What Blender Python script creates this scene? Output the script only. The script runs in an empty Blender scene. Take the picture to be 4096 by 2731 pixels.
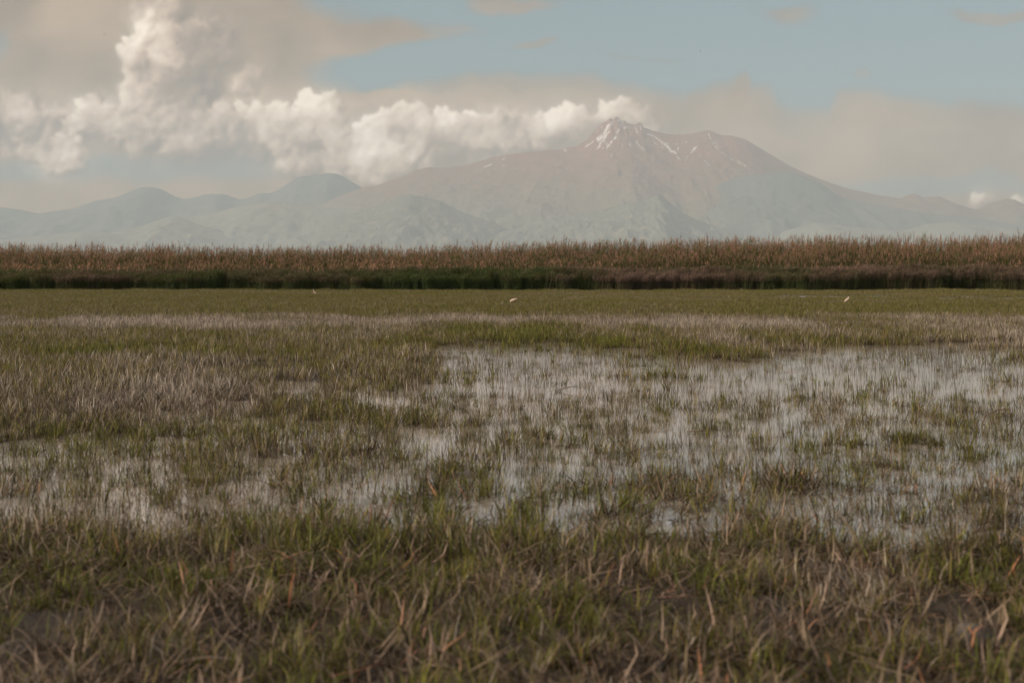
import bpy, math, random
import numpy as np
from mathutils import Vector

sc = bpy.context.scene
R = math.radians
rng = np.random.default_rng(7)
random.seed(7)

# ------------------------------------------------------------------ camera
FOC = 5600.0            # focal length of the photograph in its own pixels (4096 wide)
HOR = 1090.0            # horizon row
CAMH = 1.5
cam_d = bpy.data.cameras.new('camera')
cam = bpy.data.objects.new('camera', cam_d)
sc.collection.objects.link(cam)
cam.location = (0, 0, CAMH)
cam.rotation_euler = (R(90), 0, 0)
cam_d.sensor_width = 36.0
cam_d.lens = 36.0 * FOC / 4096.0
cam_d.shift_y = -(1365.5 - HOR) / 4096.0
cam_d.clip_start = 0.1
cam_d.clip_end = 120000.0
cam_d.dof.use_dof = True
cam_d.dof.focus_distance = 23.0
cam_d.dof.aperture_fstop = 2.6
cam_d.dof.aperture_blades = 7
sc.camera = cam

# ------------------------------------------------------------------ view
sc.view_settings.view_transform = 'Standard'
sc.view_settings.look = 'None'
sc.view_settings.exposure = 0.0
sc.view_settings.gamma = 1.0
sc.view_settings.use_curve_mapping = False
sc.render.engine = 'CYCLES'
cy = sc.cycles
cy.max_bounces = 6
cy.diffuse_bounces = 2
cy.glossy_bounces = 2
cy.transmission_bounces = 3
cy.volume_bounces = 1
cy.transparent_max_bounces = 12
cy.use_denoising = True
cy.denoising_prefilter = 'ACCURATE'
cy.caustics_reflective = False
cy.caustics_refractive = False
cy.sample_clamp_indirect = 4.0
cy.use_adaptive_sampling = True
cy.adaptive_threshold = 0.012

# ------------------------------------------------------------------ node helpers
class NT:
    """small helper to write node maths as expressions"""
    def __init__(s, tree):
        s.t = tree
    def new(s, typ, **kw):
        n = s.t.nodes.new(typ)
        for k, v in kw.items():
            setattr(n, k, v)
        return n
    def put(s, sock, v):
        if isinstance(v, bpy.types.NodeSocket):
            s.t.links.new(v, sock)
        elif v is not None:
            if hasattr(sock.default_value, '__len__') and not hasattr(v, '__len__'):
                v = [v] * len(sock.default_value)
            elif hasattr(v, '__len__') and len(sock.default_value) == 4 and len(v) == 3:
                v = tuple(v) + (1.0,)
            sock.default_value = v
    def m(s, op, a, b=None, c=None, clamp=False):
        n = s.new('ShaderNodeMath', operation=op)
        n.use_clamp = clamp
        s.put(n.inputs[0], a)
        if b is not None: s.put(n.inputs[1], b)
        if c is not None: s.put(n.inputs[2], c)
        return n.outputs[0]
    def add(s, a, b): return s.m('ADD', a, b)
    def sub(s, a, b): return s.m('SUBTRACT', a, b)
    def mul(s, a, b): return s.m('MULTIPLY', a, b)
    def mx(s, a, b): return s.m('MAXIMUM', a, b)
    def mn(s, a, b): return s.m('MINIMUM', a, b)
    def vm(s, op, a, b=None, c=None):
        n = s.new('ShaderNodeVectorMath', operation=op)
        s.put(n.inputs[0], a)
        if b is not None:
            if op == 'SCALE': s.put(n.inputs['Scale'], b)
            else: s.put(n.inputs[1], b)
        if c is not None: s.put(n.inputs[2], c)
        return n.outputs['Value'] if op in ('LENGTH', 'DOT_PRODUCT', 'DISTANCE') else n.outputs[0]
    def ss(s, v, lo, hi, a=0.0, b=1.0):
        n = s.new('ShaderNodeMapRange', interpolation_type='SMOOTHSTEP')
        s.put(n.inputs['Value'], v)
        s.put(n.inputs['From Min'], lo); s.put(n.inputs['From Max'], hi)
        s.put(n.inputs['To Min'], a); s.put(n.inputs['To Max'], b)
        return n.outputs[0]
    def noise(s, vec, scale, detail=4, rough=0.55, lac=2.0, dist=0.0, color=False):
        n = s.new('ShaderNodeTexNoise')
        if vec is not None: s.t.links.new(vec, n.inputs['Vector'])
        s.put(n.inputs['Scale'], scale); s.put(n.inputs['Detail'], detail)
        s.put(n.inputs['Roughness'], rough); s.put(n.inputs['Lacunarity'], lac)
        s.put(n.inputs['Distortion'], dist)
        return n.outputs['Color'] if color else n.outputs['Fac']
    def mix(s, f, a, b):
        n = s.new('ShaderNodeMix', data_type='RGBA')
        s.put(n.inputs[0], f)
        s.put(n.inputs[6], a); s.put(n.inputs[7], b)
        return n.outputs[2]
    def xyz(s, x, y, z=0.0):
        n = s.new('ShaderNodeCombineXYZ')
        s.put(n.inputs[0], x); s.put(n.inputs[1], y); s.put(n.inputs[2], z)
        return n.outputs[0]
    def sep(s, v):
        n = s.new('ShaderNodeSeparateXYZ')
        s.t.links.new(v, n.inputs[0])
        return n.outputs
    def ramp(s, f, stops):
        n = s.new('ShaderNodeValToRGB')
        s.put(n.inputs[0], f)
        cr = n.color_ramp
        while len(cr.elements) < len(stops): cr.elements.new(0.5)
        for e, (p, c) in zip(cr.elements, stops):
            e.position = p; e.color = tuple(c) + (1,)
        return n.outputs[0]

# ------------------------------------------------------------------ sky
SUN_EL, SUN_AZ = 21.0, -112.0       # azimuth from the view direction, negative = to the left
world = bpy.data.worlds.new('World')
sc.world = world
world.use_nodes = True
wt = world.node_tree
wt.nodes.clear()
W = NT(wt)
sky = W.new('ShaderNodeTexSky', sky_type='NISHITA')
sky.sun_disc = False
sky.sun_elevation = R(SUN_EL)
sky.sun_rotation = R(SUN_AZ % 360)
sky.altitude = 1000
sky.dust_density = 1.5
SKY_STRENGTH = 0.12

# ------------------------------------------------------------------ sky panorama, computed here (units: 1000 photo pixels of angle)
_tab = np.random.default_rng(99).random((256, 256)).astype(np.float32)
def vnoise(x, y):
    xi = np.floor(x).astype(int); yi = np.floor(y).astype(int)
    fx = x - xi; fy = y - yi
    fx = fx * fx * fx * (fx * (fx * 6 - 15) + 10); fy = fy * fy * fy * (fy * (fy * 6 - 15) + 10)
    a = _tab[xi & 255, yi & 255]; b = _tab[(xi + 1) & 255, yi & 255]
    c = _tab[xi & 255, (yi + 1) & 255]; d = _tab[(xi + 1) & 255, (yi + 1) & 255]
    return (a * (1 - fx) + b * fx) * (1 - fy) + (c * (1 - fx) + d * fx) * fy
def fbm(x, y, oct=4, rough=0.5):
    s = 0; amp = 1; tot = 0
    for i in range(oct):
        s = s + amp * vnoise(x * 2 ** i + 17.3 * i, y * 2 ** i + 9.1 * i); tot += amp; amp *= rough
    return s / tot
def ridged(x, y, oct=4, rough=0.5):
    s = 0; amp = 1; tot = 0
    for i in range(oct):
        s = s + amp * (1 - np.abs(2 * vnoise(x * 2 ** i + 31.7 * i, y * 2 ** i + 5.3 * i) - 1)); tot += amp; amp *= rough
    return s / tot
def sstep(x, a, b):
    t = np.clip((x - a) / (b - a), 0, 1)
    return t * t * (3 - 2 * t)

PX0, PX1, PY0, PY1, PD = -1.0, 5.1, -0.85, 1.10, 0.0034

def blur(a, r):
    """separable box blur, twice"""
    r = max(1, int(r))
    for _ in range(2):
        for ax in (0, 1):
            p = np.pad(a, [(r + 1, r) if k == ax else (0, 0) for k in (0, 1)], 'edge')
            c = np.cumsum(p, ax, dtype=np.float64)
            a = ((c[2 * r + 1:] - c[:-2 * r - 1]) if ax == 0 else (c[:, 2 * r + 1:] - c[:, :-2 * r - 1])) / (2 * r + 1)
    return a

CUM = [(0.05,0.5,0.06,0.10,0.7),(0.1,0.55,0.05,0.05,0.6),(0.48,0.53,0.05,0.12,0.6),(0.62,0.47,0.045,0.15,0.7),(0.95,0.55,0.07,0.05,0.6),(1.02,0.6,0.06,0.05,0.5),(0.88,0.46,0.05,0.20,0.7),(0.36,0.42,0.05,0.10,0.6),(1,0.3,0.05,0.10,0.4),(0.98,0.35,0.04,0.15,0.4),(2.38,0.53,0.04,0.10,0.7),(2.14,0.5,0.05,0.15,0.8),  # x, y, radius, lift of brightness, firmness of the edge
    (0.67,0.21,0.15,0.31,0.75),(0.66,0.09,0.11,-0.27,0.32),(0.55,0.36,0.1,0.31,0.75),(0.64,0.37,0.09,0.11,0.75),(0.76,0.29,0.11,0.16,0.68),(0.86,0.2,0.09,-0.14,0.45),(0.8,0.36,0.08,-0.09,0.6),(0.9,0.11,0.06,-0.47,0.26),(0.58,0.27,0.08,0.21,0.75),(0.74,0.13,0.08,-0.22,0.37),
    (0.4,0.48,0.085,-0.16,0.9),(0.5,0.47,0.085,-0.17,1),(0.6,0.495,0.085,-0.16,1),(0.7,0.48,0.08,-0.14,1),(0.8,0.5,0.085,-0.10,1),(0.9,0.505,0.08,-0.12,1),(0.96,0.52,0.06,-0.08,0.8),(0.785,0.47,0.05,0.25,0.8),(0.42,0.51,0.05,0.00,0.6),(0.55,0.54,0.09,-0.12,0.5),(0.72,0.56,0.1,-0.14,0.4),(0.88,0.57,0.09,-0.14,0.4),
    (0.06,0.47,0.11,-0.19,0.4),(0.18,0.5,0.09,-0.17,0.4),(-0.15,0.5,0.14,-0.17,0.4),(0.3,0.505,0.045,0.35,0.9),(0.13,0.6,0.055,0.30,0.9),(0.205,0.615,0.05,0.20,0.9),(0.275,0.585,0.055,0.35,0.9),(0.23,0.665,0.045,0.25,0.8),(0.01,0.6,0.04,0.15,0.8),(0.3,0.66,0.045,0.00,0.6),
    (0.955,0.425,0.025,0.56,1),(1.03,0.46,0.065,0.31,1),(1.13,0.45,0.05,0.31,0.9),(1.225,0.42,0.055,0.81,1),(1.31,0.425,0.06,0.21,0.8),(1.12,0.53,0.09,0.16,0.9),(1.22,0.51,0.09,0.16,0.9),(1.32,0.51,0.09,0.06,0.8),(1.15,0.62,0.055,0.51,1),(1.24,0.635,0.055,0.26,0.9),(1.36,0.59,0.045,0.66,1),(1.42,0.615,0.06,0.36,0.9),
    (1.517,0.5,0.05,0.86,1),(1.52,0.47,0.035,0.66,1),(1.48,0.557,0.065,0.61,1),(1.555,0.583,0.065,0.51,1),(1.575,0.465,0.035,0.36,1),(1.62,0.455,0.042,0.51,1),(1.67,0.475,0.05,0.31,1),(1.61,0.52,0.07,0.01,0.9),(1.68,0.53,0.075,0.06,0.9),(1.66,0.595,0.055,0.41,0.9),(1.75,0.545,0.08,0.16,0.9),(1.77,0.48,0.048,0.46,1),(1.835,0.475,0.045,0.31,1),
    (1.875,0.462,0.034,0.76,1),(1.93,0.485,0.05,0.11,1),(1.875,0.53,0.08,0.11,0.9),(1.95,0.555,0.07,0.16,0.9),(2,0.487,0.045,-0.19,1),(2.09,0.485,0.045,-0.24,1),(2.03,0.53,0.07,-0.14,0.9),(2.065,0.583,0.05,0.26,0.8),(2.13,0.54,0.06,-0.04,0.8),
    (2.25,0.474,0.052,0.71,1),(2.29,0.452,0.045,0.46,1),(2.225,0.5,0.04,0.56,1),(2.335,0.495,0.06,0.01,0.9),(2.3,0.53,0.07,0.06,0.8),(2.2,0.55,0.06,0.21,0.7),
    (2.442,0.45,0.054,0.20,1),(2.5,0.443,0.0392,0.42,0.9),(2.545,0.475,0.05824,0.42,0.9),(2.595,0.503,0.04032,0.42,0.9),(2.51,0.443,0.056,0.42,0.9),(2.4,0.49,0.045,0.10,0.8),
    (1.2,0.66,0.07,0.06,0.35),(1.33,0.67,0.075,0.06,0.35),(1.48,0.67,0.08,0.11,0.35),(1.6,0.65,0.08,0.06,0.35),(1.75,0.62,0.07,0.06,0.35),(1.9,0.61,0.06,0.06,0.35),
    (3.915,0.79,0.03,0.35,1),(3.905,0.825,0.028,0.20,0.8),(3.95,0.8,0.024,0.00,0.9),(4.08,0.81,0.035,0.30,0.9),
    (-0.5,0.42,0.2,0.10,0.8),(-0.35,0.25,0.14,0.30,0.9),(-0.7,0.55,0.2,-0.20,0.8),(4.5,0.8,0.06,0.20,0.9),(4.62,0.82,0.05,0.10,0.9),(4.85,0.78,0.09,0.20,0.9)]

def paint_sky():
    xs = np.arange(PX0, PX1, PD); ys = np.arange(PY0, PY1, PD)
    X, Y = np.meshgrid(xs, ys)
    n1 = fbm(X * 3 + 5, Y * 3 + 5, 5, .5) - .5
    n2 = fbm(X * 3 + 45, Y * 3 + 25, 5, .5) - .5
    # ---- veil of higher cloud
    Xw = X + n1 * .22; Yw = Y + n2 * .14
    edge = np.interp(Yw, [-.85, -.3, 0, .06, .11, .15, .19, .24, .30, .36, .5], [.6, 1.0, 1.30, 1.42, 1.70, 1.86, 1.62, 1.42, 1.36, 1.5, 3.0])
    a_left = sstep(edge - Xw, -.05, .22)
    top = np.interp(Xw, [1.3, 1.6, 1.75, 1.9, 2.3, 2.6, 2.7, 2.9, 2.93, 2.97, 3.0, 3.1, 3.15, 3.35, 3.4, 3.6, 3.9, 4.1, 4.6, 5.1],
                    [.36, .37, .34, .315, .318, .312, .34, .345, .31, .31, .36, .375, .42, .43, .37, .355, .39, .41, .38, .45])
    a_band = sstep(Yw + n1 * .05 - top, -.012, .05) * (0.75 + .25 * sstep(Yw - top, 0.02, .12)) * sstep(Xw, 1.2, 1.5)
    a = np.maximum(a_left, a_band)
    for cx, cy, rx, ry, s in ((2.05, .035, .20, .035, .75), (3.12, .075, .16, .042, .65), (4.02, .06, .34, .035, .6), (2.17, .20, .09, .015, .6), (1.75, .12, .2, .03, .5), (3.5, .3, .03, .02, .3), (2.6, .22, .15, .02, .25)):
        a = np.maximum(a, s * sstep(1.2 - np.hypot((Xw - cx) / rx, (Yw - cy) / ry) + n1 * 1.2, 0, .9))
    # thin places where bluer air shows
    for cx, cy, rx, ry, s in ((3.75, .745, .55, .05, .65), (.62, .70, .75, .065, .75), (.05, .68, .4, .05, .6), (.1, .48, .10, .03, .4), (1.0, .62, .2, .07, .7), (-.02, .18, .05, .10, .5)):
        a = a * (1 - s * sstep(1.25 - np.hypot((Xw - cx) / rx, (Yw - cy) / ry), 0, .9))
    lum = .50 + n1 * .5 + (fbm(Xw * 5 + 2, Yw * 9 + 4, 5, .55) - .5) * .40 + (fbm(X * 1.1 + 3, Y * 1.8 + 9, 4) - .5) * .45
    for cx, cy, rx, ry, s in ((.32, .28, .32, .16, -.20), (.95, .18, .35, .16, -.15), (.12, .12, .28, .16, .10), (.62, .02, .14, .025, -.22), (3.1, .62, .5, .12, .12), (3.75, .5, .5, .1, -.08), (2.4, .42, .5, .07, .12), (1.3, .15, .3, .1, .04), (.1, .8, .5, .04, .05)):
        lum = lum + s * sstep(1.3 - np.hypot((X - cx) / rx, (Y - cy) / ry) + n2 * .8, 0, 1)
    for cx, cy, rx, ry, q_ in ((.93, .22, .13, .16, .30), (.30, .10, .25, .10, .18), (1.15, .40, .35, .06, .22), (1.7, .43, .6, .05, .18), (.15, .38, .22, .05, .15), (2.0, .66, .5, .05, .1)):
        lum = lum + q_ * sstep(1.4 - np.hypot((Xw - cx) / rx, (Yw - cy) / ry) + n2 * 2.0, 0, 1)
    lum = np.clip(lum, 0, 1.25)[..., None]
    grey = np.array([.23, .165, .12]); beige = np.array([.60, .43, .29])
    veil = grey * (1 - lum) + beige * lum
    # ---- heaped cloud: many spheres growing on spheres, seen as a relief and lit from the upper left
    H = np.full(X.shape, -1.0); A = np.zeros(X.shape); B = np.zeros(X.shape); BW = np.zeros(X.shape) + 1e-6
    rs = np.random.default_rng(21)
    balls = []
    for cx, cy, r, b, f in CUM:
        balls.append((cx, cy, 0.0, r * .80, b, f))
        for i in range(16):
            an = rs.uniform(-math.pi, math.pi); d = r * rs.uniform(.5, .95)
            x1 = cx + math.cos(an) * d * 1.1; y1 = cy + math.sin(an) * d * .85; r1 = r * rs.uniform(.22, .45); z1 = rs.uniform(.0, .7) * r
            balls.append((x1, y1, z1, r1, b + rs.normal(0, .06), f))
            for j in range(5):
                an2 = rs.uniform(-math.pi, math.pi); d2 = r1 * rs.uniform(.6, 1.0)
                balls.append((x1 + math.cos(an2) * d2, y1 + math.sin(an2) * d2, z1 + rs.uniform(0, .6) * r1, r1 * rs.uniform(.25, .5), b, f))
    m1 = fbm(X * 14, Y * 14, 5, .55) - .5; m2 = fbm(X * 14 + 50, Y * 14 + 30, 5, .55) - .5
    e1 = fbm(X * 38, Y * 38, 3) - .5; e2 = fbm(X * 38 + 9, Y * 38 + 70, 3) - .5
    WX = X + m1 * .055 + e1 * .014; WY = Y + m2 * .055 + e2 * .014
    for cx, cy, z, r, b, f in balls:
        q = r * 1.7 + .03
        i0, i1 = int((cx - q - PX0) / PD), int((cx + q - PX0) / PD) + 1
        j0, j1 = int((cy - q - PY0) / PD), int((cy + q - PY0) / PD) + 1
        i0, j0 = max(i0, 0), max(j0, 0)
        if i1 <= i0 or j1 <= j0: continue
        s = (slice(j0, j1), slice(i0, i1))
        d = np.hypot(WX[s] - cx, WY[s] - cy) / r
        h = z + r * np.sqrt(np.clip(1 - d * d, 0, 1))
        H[s] = np.where(d < 1, np.maximum(H[s], h), H[s])
        soft = 0.10 + (1 - f) * .8
        A[s] = 1 - (1 - A[s]) * (1 - sstep(d, 1.0 + soft * .3, 1.0 - soft) * (0.55 + .45 * f))
        w = np.exp(-(d * 1.3) ** 2) * r
        B[s] += w * b; BW[s] += w
    lift = B / BW
    Hs = blur(np.where(H < 0, -0.02, H), 2)
    Hm = blur(np.where(H < 0, -0.02, H), 9)
    Hb = blur(np.where(H < 0, -0.05, H), 26)
    def lam(Hh, k):
        gy, gx = np.gradient(Hh, PD)
        nx, ny, nz = -gx * k, -gy * k, np.ones_like(gx)
        l = np.sqrt(nx * nx + ny * ny + 1)
        return (nx * -.62 + ny * -.62 + nz * .48) / l          # image y grows downward
    lit = .34 * lam(Hs, .8) + .40 * lam(Hm, 1.1) + .36 * lam(Hb, 1.2)
    cav = np.clip((Hs - Hm) / .02, -1, 1)
    br = .09 + .72 * lit + .08 * cav + np.tanh(lift * 1.3) * .62 + (m1 + n1) * .36 + (e1 + e2) * .16 + (fbm(X * 5 + 80, Y * 6, 4, .5) - .5) * .75
    br = np.clip(br, 0, 1.4)
    stops = [(0, (.29, .225, .18)), (.35, (.47, .35, .27)), (.62, (.78, .59, .45)), (.9, (1.00, .82, .65)), (1.25, (1.32, 1.13, .93))]
    cc = np.stack([np.interp(br, [q[0] for q in stops], [q[1][k] for q in stops]) for k in range(3)], -1)
    F = np.clip(.22 + lift * 1.0, .0, 1)[...]
    up = np.clip(lam(blur(A, 10), .35), 0, 1)                    # the lit side keeps a crisp edge
    F = np.clip(F * (.40 + 1.1 * up) * (1 + 1.8 * n1), 0, .80)
    soft_A = np.clip(blur(A, 15) * (1.15 + 1.6 * n2 + 1.6 * m1), 0, 1)
    A = blur(A, 1) * F + soft_A * (1 - F)
    A = A[..., None]
    col = veil * (1 - A) + cc * A
    alpha = (a[..., None] * .95) * (1 - A) + A
    pre = veil * (a[..., None] * .95) * (1 - A) + cc * A
    # the air in front dulls the sky, most near the horizon: the clouds themselves are stronger than they look
    kk = np.interp(Y, [-.85, 0, .55, 1.1], [1.0, 1.25, 1.5, 1.5])[..., None]
    mid = np.array([.36, .29, .24])
    al3 = alpha
    pre = mid * al3 + (pre - mid * al3) * kk
    pre = np.clip(pre, 0.02, None)
    # let the window fade out at its borders
    fade = sstep(X, PX0, PX0 + .5) * sstep(X, PX1, PX1 - .5) * sstep(Y, PY0, PY0 + .45)
    alpha = alpha[..., 0] * fade; pre = pre * fade[..., None]
    return pre, alpha

def sky_clouds():
    pre, alpha = paint_sky()
    h, w = alpha.shape
    im = bpy.data.images.new('sky_panorama', w, h, alpha=True, float_buffer=True)
    im.colorspace_settings.name = 'Non-Color'
    im.alpha_mode = 'CHANNEL_PACKED'
    S = 1.0 / SKY_STRENGTH
    px = np.dstack([pre * S, alpha])[::-1].astype(np.float32)
    im.pixels.foreach_set(np.ascontiguousarray(px).ravel())
    im.update(); im.pack()
    d = W.vm('NORMALIZE', W.new('ShaderNodeTexCoord').outputs['Generated'])
    dx, dy, dz = W.sep(d)
    az = W.m('ARCTAN2', dx, dy)
    # rows and columns of the photograph are tangents; keep that relation and its natural growth to the sides
    ta = W.m('TANGENT', W.mn(W.mx(az, -1.2), 1.2))
    el = W.m('DIVIDE', dz, W.mx(W.m('SQRT', W.sub(1.0, W.mul(dz, dz))), 0.01))
    k = FOC / 1000.0
    X = W.add(W.mul(ta, k), 2.048)
    Y = W.sub(1.090, W.mul(W.m('DIVIDE', el, W.mx(W.m('COSINE', W.mn(W.mx(az, -1.2), 1.2)), .2)), k))
    u = W.m('DIVIDE', W.sub(X, PX0 - PD / 2), w * PD)
    v = W.m('SUBTRACT', 1.0, W.m('DIVIDE', W.sub(Y, PY0 - PD / 2), h * PD))
    tx = W.new('ShaderNodeTexImage', extension='CLIP', interpolation='Cubic')
    tx.image = im
    W.t.links.new(W.xyz(u, v), tx.inputs['Vector'])
    hs = W.new('ShaderNodeHueSaturation')
    W.put(hs.inputs['Color'], sky.outputs[0])
    W.put(hs.inputs['Saturation'], 0.62); W.put(hs.inputs['Value'], 1.0)
    def col(r, g, b): return (r * S, g * S, b * S)
    base = W.mix(W.ss(dz, 0.0, 0.5, 0.75, 0.25), hs.outputs[0], col(0.10, 0.265, 0.30))
    base = W.mix(W.ss(dz, 0.02, 0.13, 1.0, 0.0), base, col(0.20, 0.32, 0.32))
    # beyond the drawn window: broken cloud of the same sort all round
    n_ = W.noise(W.vm('MULTIPLY', d, (1, 1, 2.2)), 1.9, 5, 0.55)
    wide = W.mul(W.ss(n_, 0.38, 0.54), W.ss(Y, -.75, -.30, 1.0, 0.0))
    side = W.mul(W.ss(n_, 0.36, 0.56), W.ss(W.m('ABSOLUTE', az), 0.42, 0.62))
    cl_ = W.mul(W.mx(wide, side), 0.92)
    base = W.mix(cl_, base, W.ramp(n_, [(0.42, col(1.45, 1.20, 1.04)), (0.75, col(0.62, 0.53, 0.46))]))
    ina = W.mul(tx.outputs['Alpha'], W.ss(W.m('ABSOLUTE', az), 1.0, 1.1, 1.0, 0.0))
    sc_ = W.vm('SCALE', base, W.sub(1.0, ina))
    return W.vm('ADD', sc_, W.vm('SCALE', tx.outputs['Color'], W.ss(W.m('ABSOLUTE', az), 1.0, 1.1, 1.0, 0.0)))

bg = W.new('ShaderNodeBackground')
W.put(bg.inputs['Color'], sky_clouds())
bg.inputs['Strength'].default_value = SKY_STRENGTH
wo = W.new('ShaderNodeOutputWorld')
wt.links.new(bg.outputs[0], wo.inputs['Surface'])
world.cycles.sampling_method = 'MANUAL'
world.cycles.sample_map_resolution = 512

# ------------------------------------------------------------------ sun
sun_d = bpy.data.lights.new('sun', 'SUN')
sun_d.energy = 4.4
sun_d.angle = R(0.8)
sun_d.color = (1.0, 0.78, 0.56)
sun = bpy.data.objects.new('sun', sun_d)
sc.collection.objects.link(sun)
sdir = Vector((math.sin(R(SUN_AZ)) * math.cos(R(SUN_EL)), math.cos(R(SUN_AZ)) * math.cos(R(SUN_EL)), math.sin(R(SUN_EL))))
sun.rotation_euler = sdir.to_track_quat('Z', 'Y').to_euler()
sun.location = (-20, -10, 12)

# ------------------------------------------------------------------ helpers
def tag(o, label=None, cat=None, group=None, kind=None):
    if label: o['label'] = label
    if cat: o['category'] = cat
    if group: o['group'] = group
    if kind: o['kind'] = kind
    return o

def material(name, rough=0.8, spec=0.3):
    m = bpy.data.materials.new(name)
    m.use_nodes = True
    nt = NT(m.node_tree)
    p = m.node_tree.nodes['Principled BSDF']
    p.inputs['Roughness'].default_value = rough
    p.inputs['Specular IOR Level'].default_value = spec
    return m, nt, p

def mesh_obj(name, verts, faces, mat, parent=None, smooth=True, link=True):
    me = bpy.data.meshes.new(name)
    verts = np.asarray(verts, dtype=np.float64)
    if isinstance(faces, np.ndarray):
        nf, k = faces.shape
        me.vertices.add(len(verts)); me.vertices.foreach_set('co', verts.astype(np.float32).ravel())
        me.loops.add(nf * k); me.loops.foreach_set('vertex_index', faces.astype(np.int32).ravel())
        me.polygons.add(nf); me.polygons.foreach_set('loop_start', np.arange(0, nf * k, k, dtype=np.int32))
        me.update(calc_edges=True)
    else:
        me.from_pydata(verts.tolist(), [], faces)
    if smooth:
        me.polygons.foreach_set('use_smooth', [True] * len(me.polygons))
    if mat: me.materials.append(mat)
    me.update()
    o = bpy.data.objects.new(name, me)
    if link: sc.collection.objects.link(o)
    if parent: o.parent = parent
    return o

def attr(me, name, data, typ='FLOAT', dom='POINT'):
    a = me.attributes.new(name, typ, dom)
    data = np.asarray(data, dtype=np.int32 if typ == 'INT' else np.float32)
    a.data.foreach_set('vector' if typ == 'FLOAT_VECTOR' else 'value', data.ravel())

def grid_faces(nr, nc):
    i = np.arange((nr - 1) * nc).reshape(nr - 1, nc)[:, :-1].ravel()
    return np.stack([i, i + 1, i + nc + 1, i + nc], 1)

# ------------------------------------------------------------------ the lie of the land
def row_of(y): return HOR + FOC * CAMH / np.maximum(y, 0.5)
def col_of(x, y): return 2048 + FOC * x / np.maximum(y, 0.5)
POND = [(3300, 1600, 1150, 190, 1.25), (3900, 1530, 420, 130, 1.1), (2500, 1690, 750, 135, 1.1), (2700, 1470, 1100, 85, 1.0),
        (3500, 1440, 900, 85, 1.1), (2100, 1570, 450, 60, .7), (1750, 1780, 520, 100, .85), (1150, 1730, 420, 80, .62),
        (2700, 1830, 800, 110, .8), (3700, 1860, 600, 130, .85), (330, 1910, 560, 125, .95), (230, 2020, 450, 110, 1.0),
        (900, 1910, 380, 110, .85), (1260, 2010, 480, 60, .95), (1950, 2060, 420, 110, .9), (1900, 2200, 190, 80, .7),
        (3450, 2060, 650, 120, .9), (3600, 2150, 520, 70, .8), (3000, 2010, 350, 100, .75), (720, 2080, 360, 75, .9),
        (2420, 1970, 520, 120, .95), (1500, 1960, 300, 80, .8), (2800, 2120, 420, 70, .85), (1850, 1410, 260, 35, .6), (1500, 1440, 420, 34, .72), (1350, 1560, 260, 30, .6), (1250, 1480, 200, 22, .45), (3300, 1385, 700, 16, .6), (650, 2100, 120, 40, .6), (3350, 2180, 250, 45, .6)]
def wetness(x, y):
    """how open the water is, 0 (solid sward) .. 1 (open water)"""
    r = row_of(y); c = col_of(x, y)
    n1 = fbm(x * 0.9 + 50, y * 0.45 + 20, 4) - 0.5
    n2 = fbm(x * 3.1 + 11, y * 1.3 + 7, 3) - 0.5
    wob = sstep(y, 10, 15)
    c = c + (fbm(x * .45 + 9, y * .8 + 3, 3) - .5) * 1500 * wob
    r = r + (fbm(x * .5 + 19, y * .4 + 33, 3) - .5) * 130 * wob
    w = np.full(np.shape(x), -1.0)
    for cx, cy_, rx, ry, a in POND:
        w = np.maximum(w, a * (1.25 - np.sqrt(((c - cx) / rx) ** 2 + ((r - cy_) / ry) ** 2)))
    kn = 1 - .62 * sstep(y, 12.5, 16)
    w = np.clip(w, -1, 1) + (n1 * 1.5 + n2 * 1.2 + (fbm(x * 5.5 + 3, y * 2.6 + 8, 2) - .5) * .5) * kn + (fbm(x * .35 + 77, y * .16 + 5, 3) - .5) * .9 * sstep(y, 15, 20)
    # slack of water in front of the reeds
    nn = fbm(x * 0.10 + 3, y * 0.35, 4, .6) - 0.5
    dist = np.abs(y - 81 - 2.5 * (fbm(x * .05, y * 0, 2) - .5)) / (3.0 + 4.5 * sstep(x, -4, 14))
    n3 = fbm(x * .45 + 60, y * .6, 3) - .5
    s2 = .16 + .62 * sstep(x, 6, 20) - dist + nn * 3.0 + n3 * 2.2 - .25 * sstep(x, 6, -10)
    s2 = np.where(np.abs(y - 81) < 11, s2, -1)
    w = np.where(y > 66, s2, w)
    w = np.where((y > 30) & (y <= 66), -1, w)
    w = np.where(y < 7.1, np.minimum(w, (y - 6.4) * 1.0 + n1), w)
    return np.clip(w, 0, 1)
def ground_z(x, y):
    near = sstep(np.hypot(x, y), 400, 150)
    w = wetness(x, y)
    mid_ = sstep(y, 6.8, 8.2) * sstep(y, 19, 14)
    g = 0.014 - .012 * mid_ + (fbm(x * 1.7, y * 1.7, 4) - 0.5) * 0.05 + (fbm(x * .35 + 9, y * .35, 3) - 0.5) * 0.03 - w * 0.16
    fore = sstep(y, 8.5, 6.5)
    g = g + fore * (0.02 + (fbm(x * 2.6 + 40, y * 2.6, 4, .6) - 0.45) * 0.10)
    return np.where(near > 0, g * near + 0.05 * (1 - near), 0.05)

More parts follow.
